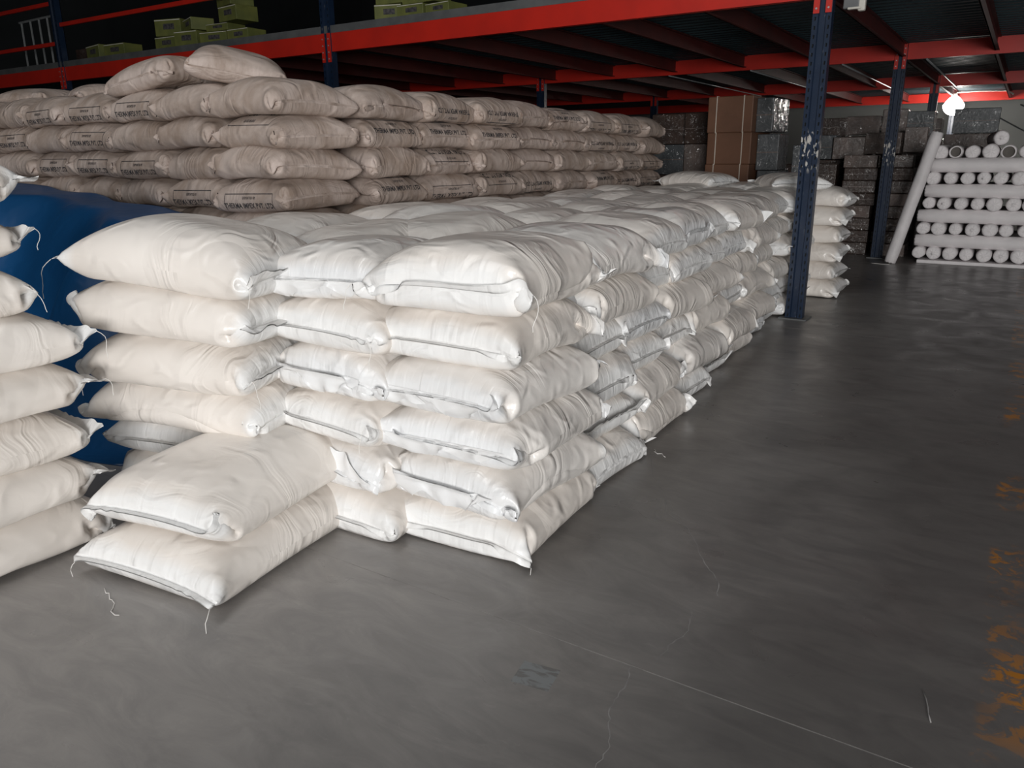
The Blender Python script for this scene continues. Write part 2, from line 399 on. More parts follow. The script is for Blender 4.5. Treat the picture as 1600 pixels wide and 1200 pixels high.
for r, y in enumerate(BY):
    for k, x in enumerate(PX):
        x = x + (PXO.get(r, 0) if r else 0)
        h = 5.6 if r == 0 else ZT
        t = empty('mezzanine_post', (x, y, 0))
        side = ['by the right wall', 'beside the white sack pile', 'behind the stained sack pile', 'at the far left', 'left of the picture'][k]
        if r == 0:
            lab = ['tall navy perforated post right of the picture', 'tall navy perforated post standing beside the white sack pile',
                   'navy perforated post rising behind the stained sacks, middle left', 'navy perforated post at the far left of the red beam', 'navy perforated post beyond the left edge'][k]
        elif k == 1:
            lab = ['', 'second navy post down the aisle, left of the leaning roll', 'third navy post down the aisle, above the wrapped cartons', 'farthest navy post, next to the bright lamp'][r]
        else:
            lab = f'navy perforated post {side}, {ROWN[r]} row of the mezzanine'
        tag(t, lab, 'post', 'mezzanine posts')
        mesh_obj('upright', post_mesh(h).mesh('upright', MAT['navy']), t)
        MB().box((0, -.02, h / 2), (.15, .02, h - .01)).obj('hole_shade_sheet', MAT['dark'], t)  # dark sheet added behind the holes, painting the shaded inside of the post
        MB().box((0, 0, 0.006), (0.27, 0.24, 0.012)).obj('base_plate', MAT['grey_metal'], t)
        for s in (-1, 1):
            br = MB().box((s * 0.052, -0.069, (ZK + ZT) / 2), (0.052, 0.014, ZT - ZK)).obj('bracket', MAT['red'], t)
            if r < 2:
                bt = MB()
                for zz in (0.04, 0.12, 0.20, 0.28):
                    bt.tube([(s * 0.052, -0.075, ZK + zz), (s * 0.052, -0.083, ZK + zz)], 0.009, 6)
                bt.obj('bolt', MAT['galv'], br)
    for k in range(len(PX) - 1):
        x1, x0 = PX[k] + (PXO.get(r, 0) if r else 0), PX[k + 1] + (PXO.get(r, 0) if r else 0)
        xa, xb = x0 + 0.085, x1 - 0.085
        mb = MB(); xc, L = (xa + xb) / 2, xb - xa
        mb.box((xc, y - 0.045, (ZB + ZT) / 2), (L, 0.012, ZT - ZB)).box((xc, y - 0.015, ZT - .006), (L, 0.07, .012)).box((xc, y - 0.015, ZB + .006), (L, 0.07, .012))
        bay = ['right of the near navy post', 'between the near navy post and the middle post', 'between the middle post and the far left post', 'at the far left'][k]
        tag(mb.obj('mezzanine_beam', MAT['red']), f'red steel deck beam, {ROWN[r]} row, {bay}', 'beam', 'mezzanine beams')

# grey angle on the deck edge, corrugated sheet under the deck, deck boards
ed = MB().box(((X_L + X_R) / 2, BY[0] - 0.04, ZT + 0.045), (X_R - X_L - .2, 0.03, 0.09)).box(((X_L + X_R) / 2, BY[0] + 0.02, ZT + 0.085), (X_R - X_L - .2, 0.12, 0.01))
tag(ed.obj('deck_edge_angle', MAT['grey_metal']), 'grey steel angle along the deck edge above the front red beam', 'trim')
V = []; FF = []; pitch = 0.20; y = BY[0]; xa, xb = X_L + 0.1, X_R - 0.1
prof = []
while y < Y_B - 0.3:
    prof += [(y, ZT + .012), (y + .075, ZT + .012), (y + .10, ZT + .05), (y + .175, ZT + .05)]; y += pitch
for i, (yy, zz) in enumerate(prof):
    V += [(xa, yy, zz), (xb, yy, zz)]
    if i: FF.append((2 * i - 2, 2 * i - 1, 2 * i + 1, 2 * i))
dk = MB().add(V, FF).obj('mezzanine_deck', MAT['deck_sheet'])
tag(dk, 'dark teal corrugated sheet deck of the mezzanine', 'deck')
MB().box(((xa + xb) / 2, (BY[0] + Y_B) / 2 - .05, ZT + .075), (xb - xa, Y_B - BY[0] - .3, 0.03)).obj('deck_board', MAT['dark'], dk)

jx = [2.94, 1.77, 0.60, -0.57, -1.74] + [-1.74 - 1.175 * k for k in range(1, 11)]
for r in range(3):
    for k, x in enumerate(jx):
        if r == 2 and x < -8: continue
        y0, y1 = BY[r] + 0.02, BY[r + 1] - 0.055
        x = x + PXO.get(r + 1, 0) * .6
        mb = MB().box((x, (y0 + y1) / 2, (ZB + ZT) / 2 + .02), (0.014, y1 - y0, ZT - ZB - .04)).box((x + .02, (y0 + y1) / 2, ZB + .046), (0.055, y1 - y0, .012)).box((x + .02, (y0 + y1) / 2, ZT - .006), (0.055, y1 - y0, .012))
        n = k - 4
        pos = ('in line with the aisle posts' if n == 0 else f'{NTH[abs(n) - 1]} {"left" if n > 0 else "right"} of the aisle posts')
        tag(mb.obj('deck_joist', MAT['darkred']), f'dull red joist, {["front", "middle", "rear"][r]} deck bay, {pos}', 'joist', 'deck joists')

# conduits under the deck
for k, (x, y0, y1, r) in enumerate(((-2.6, 13.40, 19.05, .012), (-4.0, 13.40, 19.05, .012), (-5.4, 13.40, 19.05, .01), (-1.45, 13.40, 19.05, .014))):
    mb = MB().tube([(x, y0, ZB - r), (x, y1, ZB - r)], r, 6)
    tag(mb.obj('conduit', MAT['galv'], smooth=True), f'thin pale conduit under the middle deck bay, {["second", "third", "fourth", "first"][k]} from the aisle', 'conduit', 'conduits under the deck')
jb = empty('junction_box', (-1.50, 7.86, 2.80)); tag(jb, 'grey junction box with white clamp beside the near post top', 'box')
MB().box((0, 0, .10), (0.13, 0.07, 0.22), bev=.008).obj('housing', MAT['grey_metal'], jb)
MB().box((0.085, 0.0, 0.03), (0.06, 0.06, 0.13), bev=.012).box((0.03, -.02, -.01), (.11, .05, .018), bev=.005).obj('clamp', MAT['cream'], jb)

# guard rails and goods on the upper level
def rail(x0, x1, z, lab):
    tag(MB().box(((x0 + x1) / 2, BY[0] - .01, z), (x1 - x0, 0.045, 0.065), bev=.01).obj('guard_rail', MAT['red']), lab, 'rail', 'upper level guard rails')
rail(-14.21, -8.0, 3.80, 'red guard rail above the front beam, right of the far left post')
rail(-20.5, -14.4, 4.15, 'upper red guard rail left of the far left post')
rail(-20.5, -14.4, 3.52, 'lower red guard rail left of the far left post')
fr = empty('tubular_rack', (-15.6, 8.35, ZT + .09)); tag(fr, 'grey tubular metal rack behind the left guard rails', 'rack')
for x in (-.75, -.4, -.1, .18, .62):
    MB().tube([(x, 0, 0), (x + RNG.uniform(-.03, .03), 0, .86)], .018, 6).obj('tube_upright', MAT['galv'], fr)
MB().tube([(-.8, 0, .86), (.66, 0, .88)], .02, 6).obj('top_tube', MAT['galv'], fr)

def green_box(x, y, z, w, d, h, rz, lab, ry=0.0):
    t = empty('printed_carton', (x, y, z), rz); t.rotation_euler = (0, ry, rz)
    tag(t, lab, 'carton', 'green cartons on the upper level')
    MB().box((0, 0, h / 2), (w, d, h), bev=.006).obj('carton_body', MAT['green'], t)
    MB().box((0.02, -d / 2 - .002, h * .55), (w * .42, .004, h * .34)).obj('dark_print', MAT['ink'], t)
    MB().box((0, -d / 2 - .002, h * .93), (w * .98, .003, h * .05)).obj('tape', MAT['cream'], t)
    return t
D = ZT + 0.091
gb = [(-11.55, 8.2, D, .50, .34, .19, .1, 'olive green carton, lower left of the tumbled heap on the deck edge'),
      (-11.0, 8.15, D, .46, .34, .22, -.1, 'pale green carton at the front of the tumbled heap'),
      (-10.45, 8.22, D, .52, .34, .17, .15, 'dark green carton, bottom row of the heap, third from left'),
      (-9.85, 8.2, D, .44, .34, .16, 0, 'green carton at the right end of the tumbled heap'),
      (-11.5, 8.2, D + .195, .48, .34, .24, .25, 'yellow green carton standing on the left of the heap'),
      (-10.92, 8.2, D + .225, .46, .34, .17, -.12, 'green carton with orange print in the middle of the heap'),
      (-10.35, 8.24, D + .175, .46, .34, .10, .08, 'flat dark green carton lying mid heap'),
      (-10.02, 8.22, D + .28, .46, .36, .20, .06, 'bottom carton of the leaning green column'),
      (-10.06, 8.22, D + .485, .46, .36, .20, .02, 'second carton of the leaning green column'),
      (-10.10, 8.22, D + .69, .46, .36, .20, .08, 'top carton of the leaning green column'),
      (-13.55, 8.2, D, .56, .34, .22, 0, 'olive carton by the far left post, left of its twin'),
      (-12.95, 8.2, D, .54, .34, .20, .05, 'olive carton by the far left post, right of its twin'),
      (-7.05, 8.2, D, .36, .34, .19, .2, 'tilted olive carton, left of the top centre heap'),
      (-6.62, 8.18, D, .40, .34, .15, 0, 'bottom green carton with dark mark, top centre heap'),
      (-6.20, 8.2, D, .38, .34, .13, 0, 'low green carton at right end of the top centre heap'),
      (-7.0, 8.22, D + .195, .40, .34, .2, .1, 'olive carton on the left of the top centre heap'),
      (-6.5, 8.2, D + .155, .5, .34, .2, -.05, 'olive carton with red print on the top centre heap')]
for a in gb:
    a = list(a); a[6] += RNG.uniform(-.28, .28); green_box(*a)
dc = MB().box((-14.0, 8.25, D + .10), (.34, .34, .2), bev=.006).obj('plain_carton', MAT['wrap_brown']); tag(dc, 'dull brown carton beside the far left post on the deck', 'carton')

# ------------------------------------------------------------------ lamp
lm = empty('hanging_lamp', (-1.78, 23.3, 2.76)); tag(lm, 'glowing white lamp hanging near the farthest navy post', 'lamp')
bm = bmesh.new(); bmesh.ops.create_uvsphere(bm, u_segments=20, v_segments=12, radius=.24)
for v in bm.verts:
    if v.co.z > 0: v.co.x *= 1 - .5 * v.co.z / .24; v.co.y *= 1 - .5 * v.co.z / .24
me = bpy.data.meshes.new('bulb'); bm.to_mesh(me); bm.free(); me.materials.append(MAT['lamp']); me.shade_smooth(); mesh_obj('bulb', me, lm)
MB().tube([(0, 0, .2), (0, 0, .27)], .05, 10).obj('socket', MAT['cream'], lm)
MB().tube([(0, 0, .24), (0.03, 0, .30), (0.5, 0, .31), (1.1, 0, .29), (1.25, 0, .2)], .02, 6).obj('cable', MAT['cream'], lm, True)
ld = bpy.data.lights.new('lamp_light', 'POINT'); ld.energy = 100; ld.shadow_soft_size = .18; ld.color = (1, .95, .88)
lo = bpy.data.objects.new('lamp_light', ld); COL.objects.link(lo); lo.parent = lm; lo.location = (0, 0, -.36)
for k, (x0, z0, x1, z1) in enumerate(((-1.2, 2.75, 1.6, 1.4), (-.4, 2.85, 1.8, 2.1))):
    pts = [(x0 + (x1 - x0) * t, Y_B - .03, z0 + (z1 - z0) * t - .12 * math.sin(math.pi * t)) for t in [i / 10 for i in range(11)]]
    tag(MB().tube(pts, .018, 6).obj('wall_cable', MAT['dark'], smooth=True), ['long dark cable sagging across the back wall', 'upper dark cable on the back wall by the right edge'][k], 'cable')

# ------------------------------------------------------------------ sacks: a tube of cloth is inflated between two uneven planes
def upsample(X):
    n, m, _ = X.shape
    Y = np.empty((n, 2 * m, 3)); Y[:, 0::2] = X
    Y[:, 1::2] = (-np.roll(X, 1, 1) + 9 * X + 9 * np.roll(X, -1, 1) - np.roll(X, -2, 1)) / 16
    Z = np.empty((2 * n - 1, 2 * m, 3)); Z[0::2] = Y
    P = np.concatenate([2 * Y[:1] - Y[1:2], Y, 2 * Y[-1:] - Y[-2:-1]])
    Z[1::2] = (-P[:-3] + 9 * P[1:-2] + 9 * P[2:-1] - P[3:]) / 16
    return Z

def sim_bag(L, W, T, seed, fill, ylim=None, slack=1.08, lslack=1.1, nu=42, nv=56, steps=95, flap=2, bump=.012, iters=4, sag=0.0):
    rng = np.random.default_rng(seed); n = nu + 1
    ph = 2 * np.pi * np.arange(nv) / nv; s = np.linspace(-.5, .5, n)
    W0 = (W - T + math.pi * T / 2) * slack; L0 = L * lslack; du = L0 / nu; dv = 2 * W0 / nv
    env = np.clip((0.5 - np.abs(s)) / 0.16, 0, 1) ** .6
    b = T * .5 * env + .004; a = W * .5 + (W0 - W) * .5 * (1 - env)
    X = np.zeros((n, nv, 3)); c = np.cos(ph); sn = np.sin(ph)
    X[:, :, 0] = a[:, None] * np.sign(c) * np.abs(c) ** .7
    X[:, :, 1] = (s * L0)[:, None]
    X[:, :, 2] = T * .5 + b[:, None] * np.sign(sn) * np.abs(sn) ** .7
    K = rng.normal(size=(2, 3))
    def hf(x, y, k): return bump * (np.sin(7 * x + K[k][0] * 3 + 5 * y * K[k][1]) + np.sin(9 * y + K[k][2] * 3 - 4 * x * K[k][0])) * .5
    X += rng.normal(size=X.shape) * .004
    V = np.zeros_like(X); mir = (-np.arange(nv)) % nv
    ends = list(range(flap)) + list(range(n - flap, n))
    def proj(A, B, rest, kt, kc):
        d = B - A; l = np.sqrt(np.einsum('ijk,ijk->ij', d, d))[..., None] + 1e-9
        e = (l - rest) / l
        cc = d * (e * np.where(e > 0, kt * .5, kc * .5))
        return cc
    dg = math.hypot(du, dv)
    grav = .12 * np.clip((0.5 - np.abs(s)) / .12, sag, 1)
    for st in range(steps):
        xu = np.empty_like(X); xu[1:-1] = X[2:] - X[:-2]; xu[0] = X[1] - X[0]; xu[-1] = X[-1] - X[-2]
        xv = np.roll(X, -1, 1) - np.roll(X, 1, 1)
        N = np.cross(xv, xu) * .25
        vol = (N * X).sum() / 3
        p = np.clip((fill * W * L * T / max(vol, 1e-4) - 1) * 6, -.3, 3.0)
        Fo = N / (du * dv) * p * (1.0 + 1.2 * np.clip(1 - X[:, :, 2:3] / T, 0, 1))
        Fo[:, :, 2] -= grav[:, None]
        V = (V + Fo * .012) * .86; Xo = X.copy(); X = X + np.clip(V * .14, -.014, .014)
        for it in range(iters):
            for o in (0, 1):
                m = (nu - o) // 2; A = X[o:o + 2 * m:2]; B = X[o + 1:o + 1 + 2 * m:2]; cc = proj(A, B, du, 1.0, .25); A += cc; B -= cc
            A = X[:, 0::2]; B = X[:, 1::2]; cc = proj(A, B, dv, 1.0, .25); A += cc; B -= cc
            A = X[:, 1::2]; B = np.roll(X[:, 0::2], -1, 1); cc = proj(A, B, dv, 1.0, .25); A += cc; X[:, 0::2] -= np.roll(cc, 1, 1)
            for sg in (1, -1):
                for o in (0, 1):
                    m = (nu - o) // 2; A = X[o:o + 2 * m:2]; B = np.roll(X[o + 1:o + 1 + 2 * m:2], sg, 1)
                    cc = proj(A, B, dg, .35, .1); A += cc; X[o + 1:o + 1 + 2 * m:2] -= np.roll(cc, -sg, 1)
            cc = proj(X[:-2], X[2:], 2 * du * .97, 0, .10) * .5; X[:-2] += cc; X[2:] -= cc
            cc = proj(X, np.roll(X, -2, 1), 2 * dv * .93, 0, .10) * .5; X += cc - np.roll(cc, 2, 1)
            for r in ends: X[r] = (X[r] + X[r, mir]) * .5
            x, y = X[:, :, 0], X[:, :, 1]
            lo = hf(x, y, 0); hi = T + hf(x, y, 1)
            np.clip(X[:, :, 2], lo, hi, out=X[:, :, 2])
            if ylim: np.clip(X[:, :, 1], -ylim, ylim, out=X[:, :, 1])
        V = (X - Xo) / .14 * .9
    for r in ends: X[r, :, 2] += np.sign(np.sin(ph)) * .002
    X[:, :, 2] -= max(X[:, :, 2].min(), -.02)
    return upsample(X)

def grid_mesh(name, X, r0, r1, mat, closed=False):
    n, k, _ = X.shape; R = r1 - r0
    i, j = np.meshgrid(np.arange(R - 1), np.arange(k), indexing='ij'); j2 = (j + 1) % k
    f = np.stack([i * k + j, (i + 1) * k + j, (i + 1) * k + j2, i * k + j2], -1).reshape(-1, 4)
    me = bpy.data.meshes.new(name); me.from_pydata(X[r0:r1].reshape(-1, 3).tolist(), [], f[:, ::-1].tolist())
    uv = me.uv_layers.new(name='UVMap')
    uu = (r0 + np.stack([i, i + 1, i + 1, i], -1).reshape(-1, 4)[:, ::-1]) / (n - 1.0)
    vv = np.stack([j, j, j + 1, j + 1], -1).reshape(-1, 4)[:, ::-1] / k
    uv.data.foreach_set('uv', np.stack([uu, vv], -1).astype(np.float32).ravel())
    me.materials.append(mat); me.shade_smooth(); me.update()
    return me

class Sack:
    """One inflated shape: meshes for body and the two stitched ends in each material."""
    def __init__(s, X, mats, flap=4):
        s.X = X; s.cache = {}; s.mats = mats; s.flap = flap
        n, k, _ = X.shape
        s.ears = [X[0, 0], X[0, k // 2], X[-1, 0], X[-1, k // 2]]
        s.bvh = None
    def meshes(s, mat):
        if mat not in s.cache:
            n = s.X.shape[0]; f = s.flap
            s.cache[mat] = (grid_mesh('sack_body', s.X, f - 1, n - f + 1, MAT[mat]), grid_mesh('end_flap', s.X, 0, f, MAT[mat]), grid_mesh('end_flap', s.X, n - f, n, MAT[mat]))
        return s.cache[mat]
    def drape(s, end, seed):
        # loose film of the sewn end folded flat against the end face
        key = ('drape', end, seed)
        if key in s.cache: return s.cache[key]
        rg = random.Random(seed * 7 + end); T_ = s.tree(); nx, nz = 30, 10; V = []; ok = []
        c = rg.uniform(-.03, .03); hw = rg.uniform(.20, .28); up_ = rg.random() < .35
        zs = float(s.X[0 if end < 0 else -1, :, 2].mean()); ztop = zs + (-.004 if up_ else .006); zlow = zs + (.075 if up_ else -.07) ; sl = rg.uniform(-.06, .06)
        zlow = min(max(zlow, .03), .17)
        ph = [rg.uniform(0, 6.28) for _ in range(4)]
        for j in range(nz + 1):
            t = j / nz
            for i in range(nx + 1):
                u = -1 + 2 * i / nx
                lo = zlow + sl * u * .5 + .022 * math.sin(4 * u + ph[0]) + .012 * math.sin(9 * u + ph[1]) + .03 * (1 if ztop > zlow else -1) * u ** 4
                x = c + u * hw * (1 - (.22 + .10 * math.sin(ph[2])) * t ** 1.5 + .03 * math.sin(7 * t + ph[3])); z = ztop + (lo - ztop) * t
                h = T_.ray_cast(Vector((x, end * 1.0, z)), Vector((0, -end, 0)))
                if h[0] is None: V.append((0, 0, 0)); ok.append(False); continue
                off = .003 + t * (.012 + .010 * math.sin(9 * u + ph[2])) + .004 * math.sin(14 * u + 6 * t + ph[3]) * t
                V.append((x, h[0].y + end * max(.002, off), z)); ok.append(True)
        # smooth out jumps over folds
        FF = []
        for j in range(nz):
            for i in range(nx):
                a = j * (nx + 1) + i; q4 = (a, a + 1, a + nx + 2, a + nx + 1)
                if all(ok[k] for k in q4) and max(V[k][1] * end for k in q4) - min(V[k][1] * end for k in q4) < .16:
                    FF.append(q4 if (end < 0) == (ztop > zlow) else q4[::-1])
        par = list(range(len(V)))
        def find(a):
            while par[a] != a: par[a] = par[par[a]]; a = par[a]
            return a
        for q4 in FF:
            for k in q4[1:]: par[find(k)] = find(q4[0])
        cnt = {}
        for q4 in FF: cnt[find(q4[0])] = cnt.get(find(q4[0]), 0) + 1
        big = max(cnt, key=cnt.get) if cnt else None
        FF = [q4 for q4 in FF if find(q4[0]) == big]
        used = sorted({k for q4 in FF for k in q4}); ix = {k: n for n, k in enumerate(used)}
        V = [V[k] for k in used]; FF = [tuple(ix[k] for k in q4) for q4 in FF]
        me = MB().add(V, FF).mesh('folded_flap', MAT['flap'], True)
        s.cache[key] = me
        return me
    def tree(s):
        if s.bvh is None:
            n, k, _ = s.X.shape
            P = [tuple(p) for p in s.X.reshape(-1, 3)]
            Q = [(i * k + j, i * k + (j + 1) % k, (i + 1) * k + (j + 1) % k, (i + 1) * k + j) for i in range(n - 1) for j in range(k)]
            s.bvh = BVHTree.FromPolygons(P, Q)
        return s.bvh

WL, WW, WT = 0.90, 0.575, 0.20
WHITE = [Sack(sim_bag(WL, WW, WT, 11, .92, .460, 1.08, 1.10, sag=.5), None),
         Sack(sim_bag(WL, WW, WT, 12, .97, .455, 1.12, 1.12, sag=.7), None),
         Sack(sim_bag(WL, WW, WT, 13, .97, .450, 1.12, 1.13, sag=.9), None),
         Sack(sim_bag(WL, WW, WT, 14, .90, .465, 1.08, 1.09, sag=.3), None),
         Sack(sim_bag(WL, WW, WT, 15, .84, None, 1.06, 1.05), None),
         Sack(sim_bag(WL, WW, WT, 16, .96, .450, 1.15, 1.14, sag=.4), None),
         Sack(sim_bag(WL, WW, WT, 17, .90, None, 1.10, 1.04, sag=.2), None)]
TL, TW, TT = 0.70, 0.60, 0.203
TAN = [Sack(sim_bag(TL, TW, TT, 31, .97, .348, 1.06, 1.13, sag=.6), None),
       Sack(sim_bag(TL, TW, TT, 32, .99, .348, 1.07, 1.14, sag=.3), None),
       Sack(sim_bag(TL, TW, TT, 33, .93, .352, 1.08, 1.11, sag=.5), None),
       Sack(sim_bag(TL, TW, TT, 34, .90, .36, 1.06, 1.08, sag=.2), None)]

def thread_pts(p, d, n, length, hang):
    p = Vector(p); out = [p]; v = Vector(d).normalized()
    for i in range(n):
        v = (v + Vector((RNG.uniform(-.5, .5), RNG.uniform(-.5, .5), RNG.uniform(-.3, .3) - hang))).normalized()
        out.append(out[-1] + v * (length / n))
    return out

def put_sack(name, lib, vi, mat, x, y, z, rz, label, cat, group, sl=1.0, sw=1.0, st=1.0, flip=False, rx=0.0, ry=0.0, parts=True, thread=None, drape=None):
    S = lib[vi % len(lib)]; body, f0, f1 = S.meshes(mat)
    o = mesh_obj(name, body); o.location = (x, y, z); o.rotation_euler = (rx, ry, rz)
    o.scale = ((-1 if flip else 1) * sw, sl, st * SQ)
    tag(o, label, cat, group)
    for f in (f0, f1): mesh_obj('end_flap', f, o)
    if drape is not None:
        mesh_obj('folded_flap', S.drape(drape[0], drape[1]), o)
    if thread is not None:
        for e in thread:
            p = Vector(S.ears[e]); dr = Vector((p.x, p.y * 1.2, 0))
            mb = MB().tube(thread_pts(p, dr, 7, RNG.uniform(.08, .15), .7)  , .0013, 4)
            mesh_obj('stitch_thread', mb.mesh('stitch_thread', MAT['thread']), o)
    return o

SQ = 1.09
NAMEW, NAMET = 'white_sack', 'stained_sack'
GW, GT = 'white sacks in the pile', 'stained woven sacks in the rear pile'
LZ = 0.2
P2 = math.pi / 2
def jit(a): return RNG.uniform(-a, a)

# -- near corner column (aisle corner): six sacks
corner = [  # x, y, yaw, variant, sw, sl, flip, material
    (-1.81, 2.66, .06, 2, 1.06, .92, False, 'white'),
    (-1.76, 2.60, -.03, 5, 1.02, .85, True, 'film'),
    (-1.76, 2.60, .05, 0, 1.06, .88, False, 'film'),
    (-1.78, 2.56, -.04, 3, 1.06, .86, True, 'film'),
    (-1.80, 2.60, .03, 1, 1.04, .85, False, 'white'),
    (-1.77, 2.58, .10, 5, 1.08, .88, False, 'white')]
for k, (x, y, a, v, sw, sl, fp, mt) in enumerate(corner):
    put_sack(NAMEW, WHITE, v, mt, x, y, k * LZ, a, f'shiny white sack at the near aisle corner, {ORD[k] + " layer" if k < 5 else "top layer"}', 'sack', GW, sl, sw, flip=fp, st=1.0 if k < 5 else 1.1, thread=[0, 1] if k in (0, 5) else None, drape=(-1, k) if k in (1, 2, 3) else None)
# -- second front column
for k in range(6):
    put_sack(NAMEW, WHITE, [1, 2, 0, 5, 3, 4][k], 'film' if k in (1, 3, 5) else 'white', -2.36 + jit(.03), 2.54 + jit(.05), k * LZ, jit(.07) + (.15 if k == 5 else 0),
             f'white film sack in the second front column, left of the corner, {ORD[k] + " layer" if k < 5 else "top layer"}', 'sack', GW, .85, 1.0, flip=k % 2 == 1, thread=[0] if k in (2, 4) else None, drape=(-1, k + 10) if k in (1, 3, 5) else None)
# -- set-back column in the recess
for k in range(6):
    put_sack(NAMEW, WHITE, [0, 3, 1, 2, 5, 6][k], 'white', -2.86 + jit(.03), 3.12 + jit(.04), k * LZ, jit(.08), f'white sack set back in the front recess, {ORD[k] + " layer" if k < 5 else "top layer"}', 'sack', GW, .95, .88, flip=k % 2 == 0)
# -- left front column: two sacks end on, then four lying across with pointed ears left and right
for k in range(6):
    lab = f'white sack in the left front column beside the blue tarpaulin, {ORD[k] + " layer" if k < 5 else "top layer"}'
    if k < 2:
        put_sack(NAMEW, WHITE, [2, 1][k], 'white', -3.36 + .03 * k, 2.40, k * LZ, .20, lab, 'sack', GW, 1.0, .95, flip=k == 1)
    else:
        put_sack(NAMEW, WHITE, [0, 0, 5, 6, 6, 4][k], 'white', [0, 0, -3.06, -3.04, -3.02, -3.0][k], [0, 0, 2.17, 2.14, 2.13, 2.14][k], k * LZ + [0, 0, .0, .01, .025, .035][k], -P2 + [0, 0, .22, .30, .25, .27][k], lab, 'sack', GW,
                 [1, 1, 1.04, 1.02, 1.06, 1.04][k], 1.0, [1, 1, 1.06, 1.06, 1.1, 1.2][k], flip=k % 2 == 0, rx=[0, 0, 0, -.03, -.07, -.10][k], thread=[0, 2] if k > 2 else None)

# -- aisle face: rows of sacks running away from the corner
def face_x(y):
    pts = [(2.2, -1.47), (3.0, -1.50), (3.9, -1.60), (5.0, -1.66), (6.0, -1.74), (7.2, -1.84), (8.6, -1.86), (10, -1.80)]
    for (a, xa_), (b, xb_) in zip(pts, pts[1:]):
        if y <= b: return -.05 + xa_ + (xb_ - xa_) * (y - a) / (b - a)
    return pts[-1][1]
for k in range(6):
    y = 2.98 + jit(.05); i = 0
    while y < 8.75:
        cross = (RNG.random() < .42)
        ln = .60 if cross else .86
        if y + ln > 9.0: cross = True; ln = .60
        prot = RNG.uniform(-.05, .05) + (.04 if k < 2 else 0)
        v = RNG.randrange(6); mt = 'film' if RNG.random() < .12 else 'white'
        lab = f"white sack in the pile's aisle face, {ORD[k] if k < 5 else 'top'} layer, {NTH[i]} beyond the corner"
        th = [RNG.choice((0, 1))] if (y < 6.5 and RNG.random() < .4) else None
        if cross:
            sl = .78; put_sack(NAMEW, WHITE, v, mt, face_x(y + .3) + prot - .45 * sl, y + .30, k * LZ, P2 * RNG.choice((1, -1)) + jit(.05), lab, 'sack', GW, sl, 1.03, 1.05, flip=RNG.random() < .5, thread=th)
        else:
            put_sack(NAMEW, WHITE, v, mt, face_x(y + .45) + prot - .30, y + .43, k * LZ, jit(.06) + (math.pi if (back := RNG.random() < .5) else 0), lab, 'sack', GW, .89, 1.04, 1.05, flip=RNG.random() < .5, thread=th, drape=((1 if back else -1), v) if RNG.random() < .55 else None)
        y += ln + .01; i += 1
# -- far end column: long sides towards the camera, ears pointing to the aisle
for k in range(6):
    put_sack(NAMEW, WHITE, [6, 4, 6, 4, 6, 3][k], 'white', -2.02 + jit(.03), 9.55 + jit(.04), k * LZ, P2 + jit(.06),
             f'white sack in the far end column behind the near post, {ORD[k] + " layer" if k < 5 else "top layer"}', 'sack', GW, .95, 1.0, flip=k % 2 == 0, thread=[2, 3] if k < 4 else None)
# -- inside of the pile: top layer is seen, the rest carries it
for ci, cx in enumerate((-2.60, -3.15, -3.68)):
    y = [3.05, 3.62, 2.95][ci]; r = 0
    while y < 9.4:
        for k in range(6):
            v = RNG.randrange(6); a = jit(.08) + (math.pi if RNG.random() < .5 else 0)
            if k == 5:
                lab = f'white sack on top of the pile, {["second", "third", "fourth"][ci]} column from aisle, {NTH[r]} row back'
                put_sack(NAMEW, WHITE, RNG.choice((0, 1, 2, 4, 6)), 'film' if RNG.random() < .2 else 'white', cx + jit(.05), y + .44, k * LZ + jit(.012), a + jit(.12), lab, 'sack', GW, .95, .95, RNG.uniform(.95, 1.2), flip=RNG.random() < .5, rx=jit(.04), ry=jit(.04))
            else:
                put_sack(NAMEW, WHITE, v, 'white', cx, y + .44, k * LZ, a, f'white sack buried in the pile, {ORD[k]} layer, {["second", "third", "fourth"][ci]} column, {NTH[r]} row', 'sack', GW, .94, .93)
        y += .90; r += 1
for k, (x, y, a) in enumerate(((-2.15, 8.9, .6), (-3.2, 9.0, 1.3))):
    put_sack(NAMEW, WHITE, 4 + k * 2, 'white', x, y, 6 * LZ + .005, a, ['loose white sack lying on top of the pile left of the near post', 'loose white sack on the far end of the pile by the brown cartons'][k], 'sack', GW, .9, .9, .8)

# -- two sacks lying on the floor in front
put_sack(NAMEW, WHITE, 4, 'white', -2.58, 1.85, 0.0, .12, 'lower of the two white sacks lying on the floor in front', 'sack', GW, 1.10, 1.06, 1.0, thread=[0, 1])
put_sack(NAMEW, WHITE, 6, 'white', -2.61, 1.90, .20, .15, 'upper of the two white sacks lying in front, slumped smooth top', 'sack', GW, 1.08, 1.06, 1.0, flip=True)
# -- pile at the left edge of the picture
for k in range(8):
    put_sack(NAMEW, WHITE, [2, 6, 4, 6, 4, 3, 4, 6][k], 'white', -3.40 + [0, .02, 0, .02, .03, -.05, 0, .02][k] - (.12 if k > 5 else 0), 1.17 + [0, -.02, -.02, .0, .0, -.12, -.10, -.06][k], k * .198, -.02 + jit(.05),
             f'white sack in the tall stack at the left edge, {ORD[k] + " layer" if k < 7 else "top layer"}', 'sack', 'white sacks in the left stack', 1.0, 1.0, 1.0, flip=k % 2 == 1, thread=[2, 3] if k in (3, 4, 5, 6) else None)

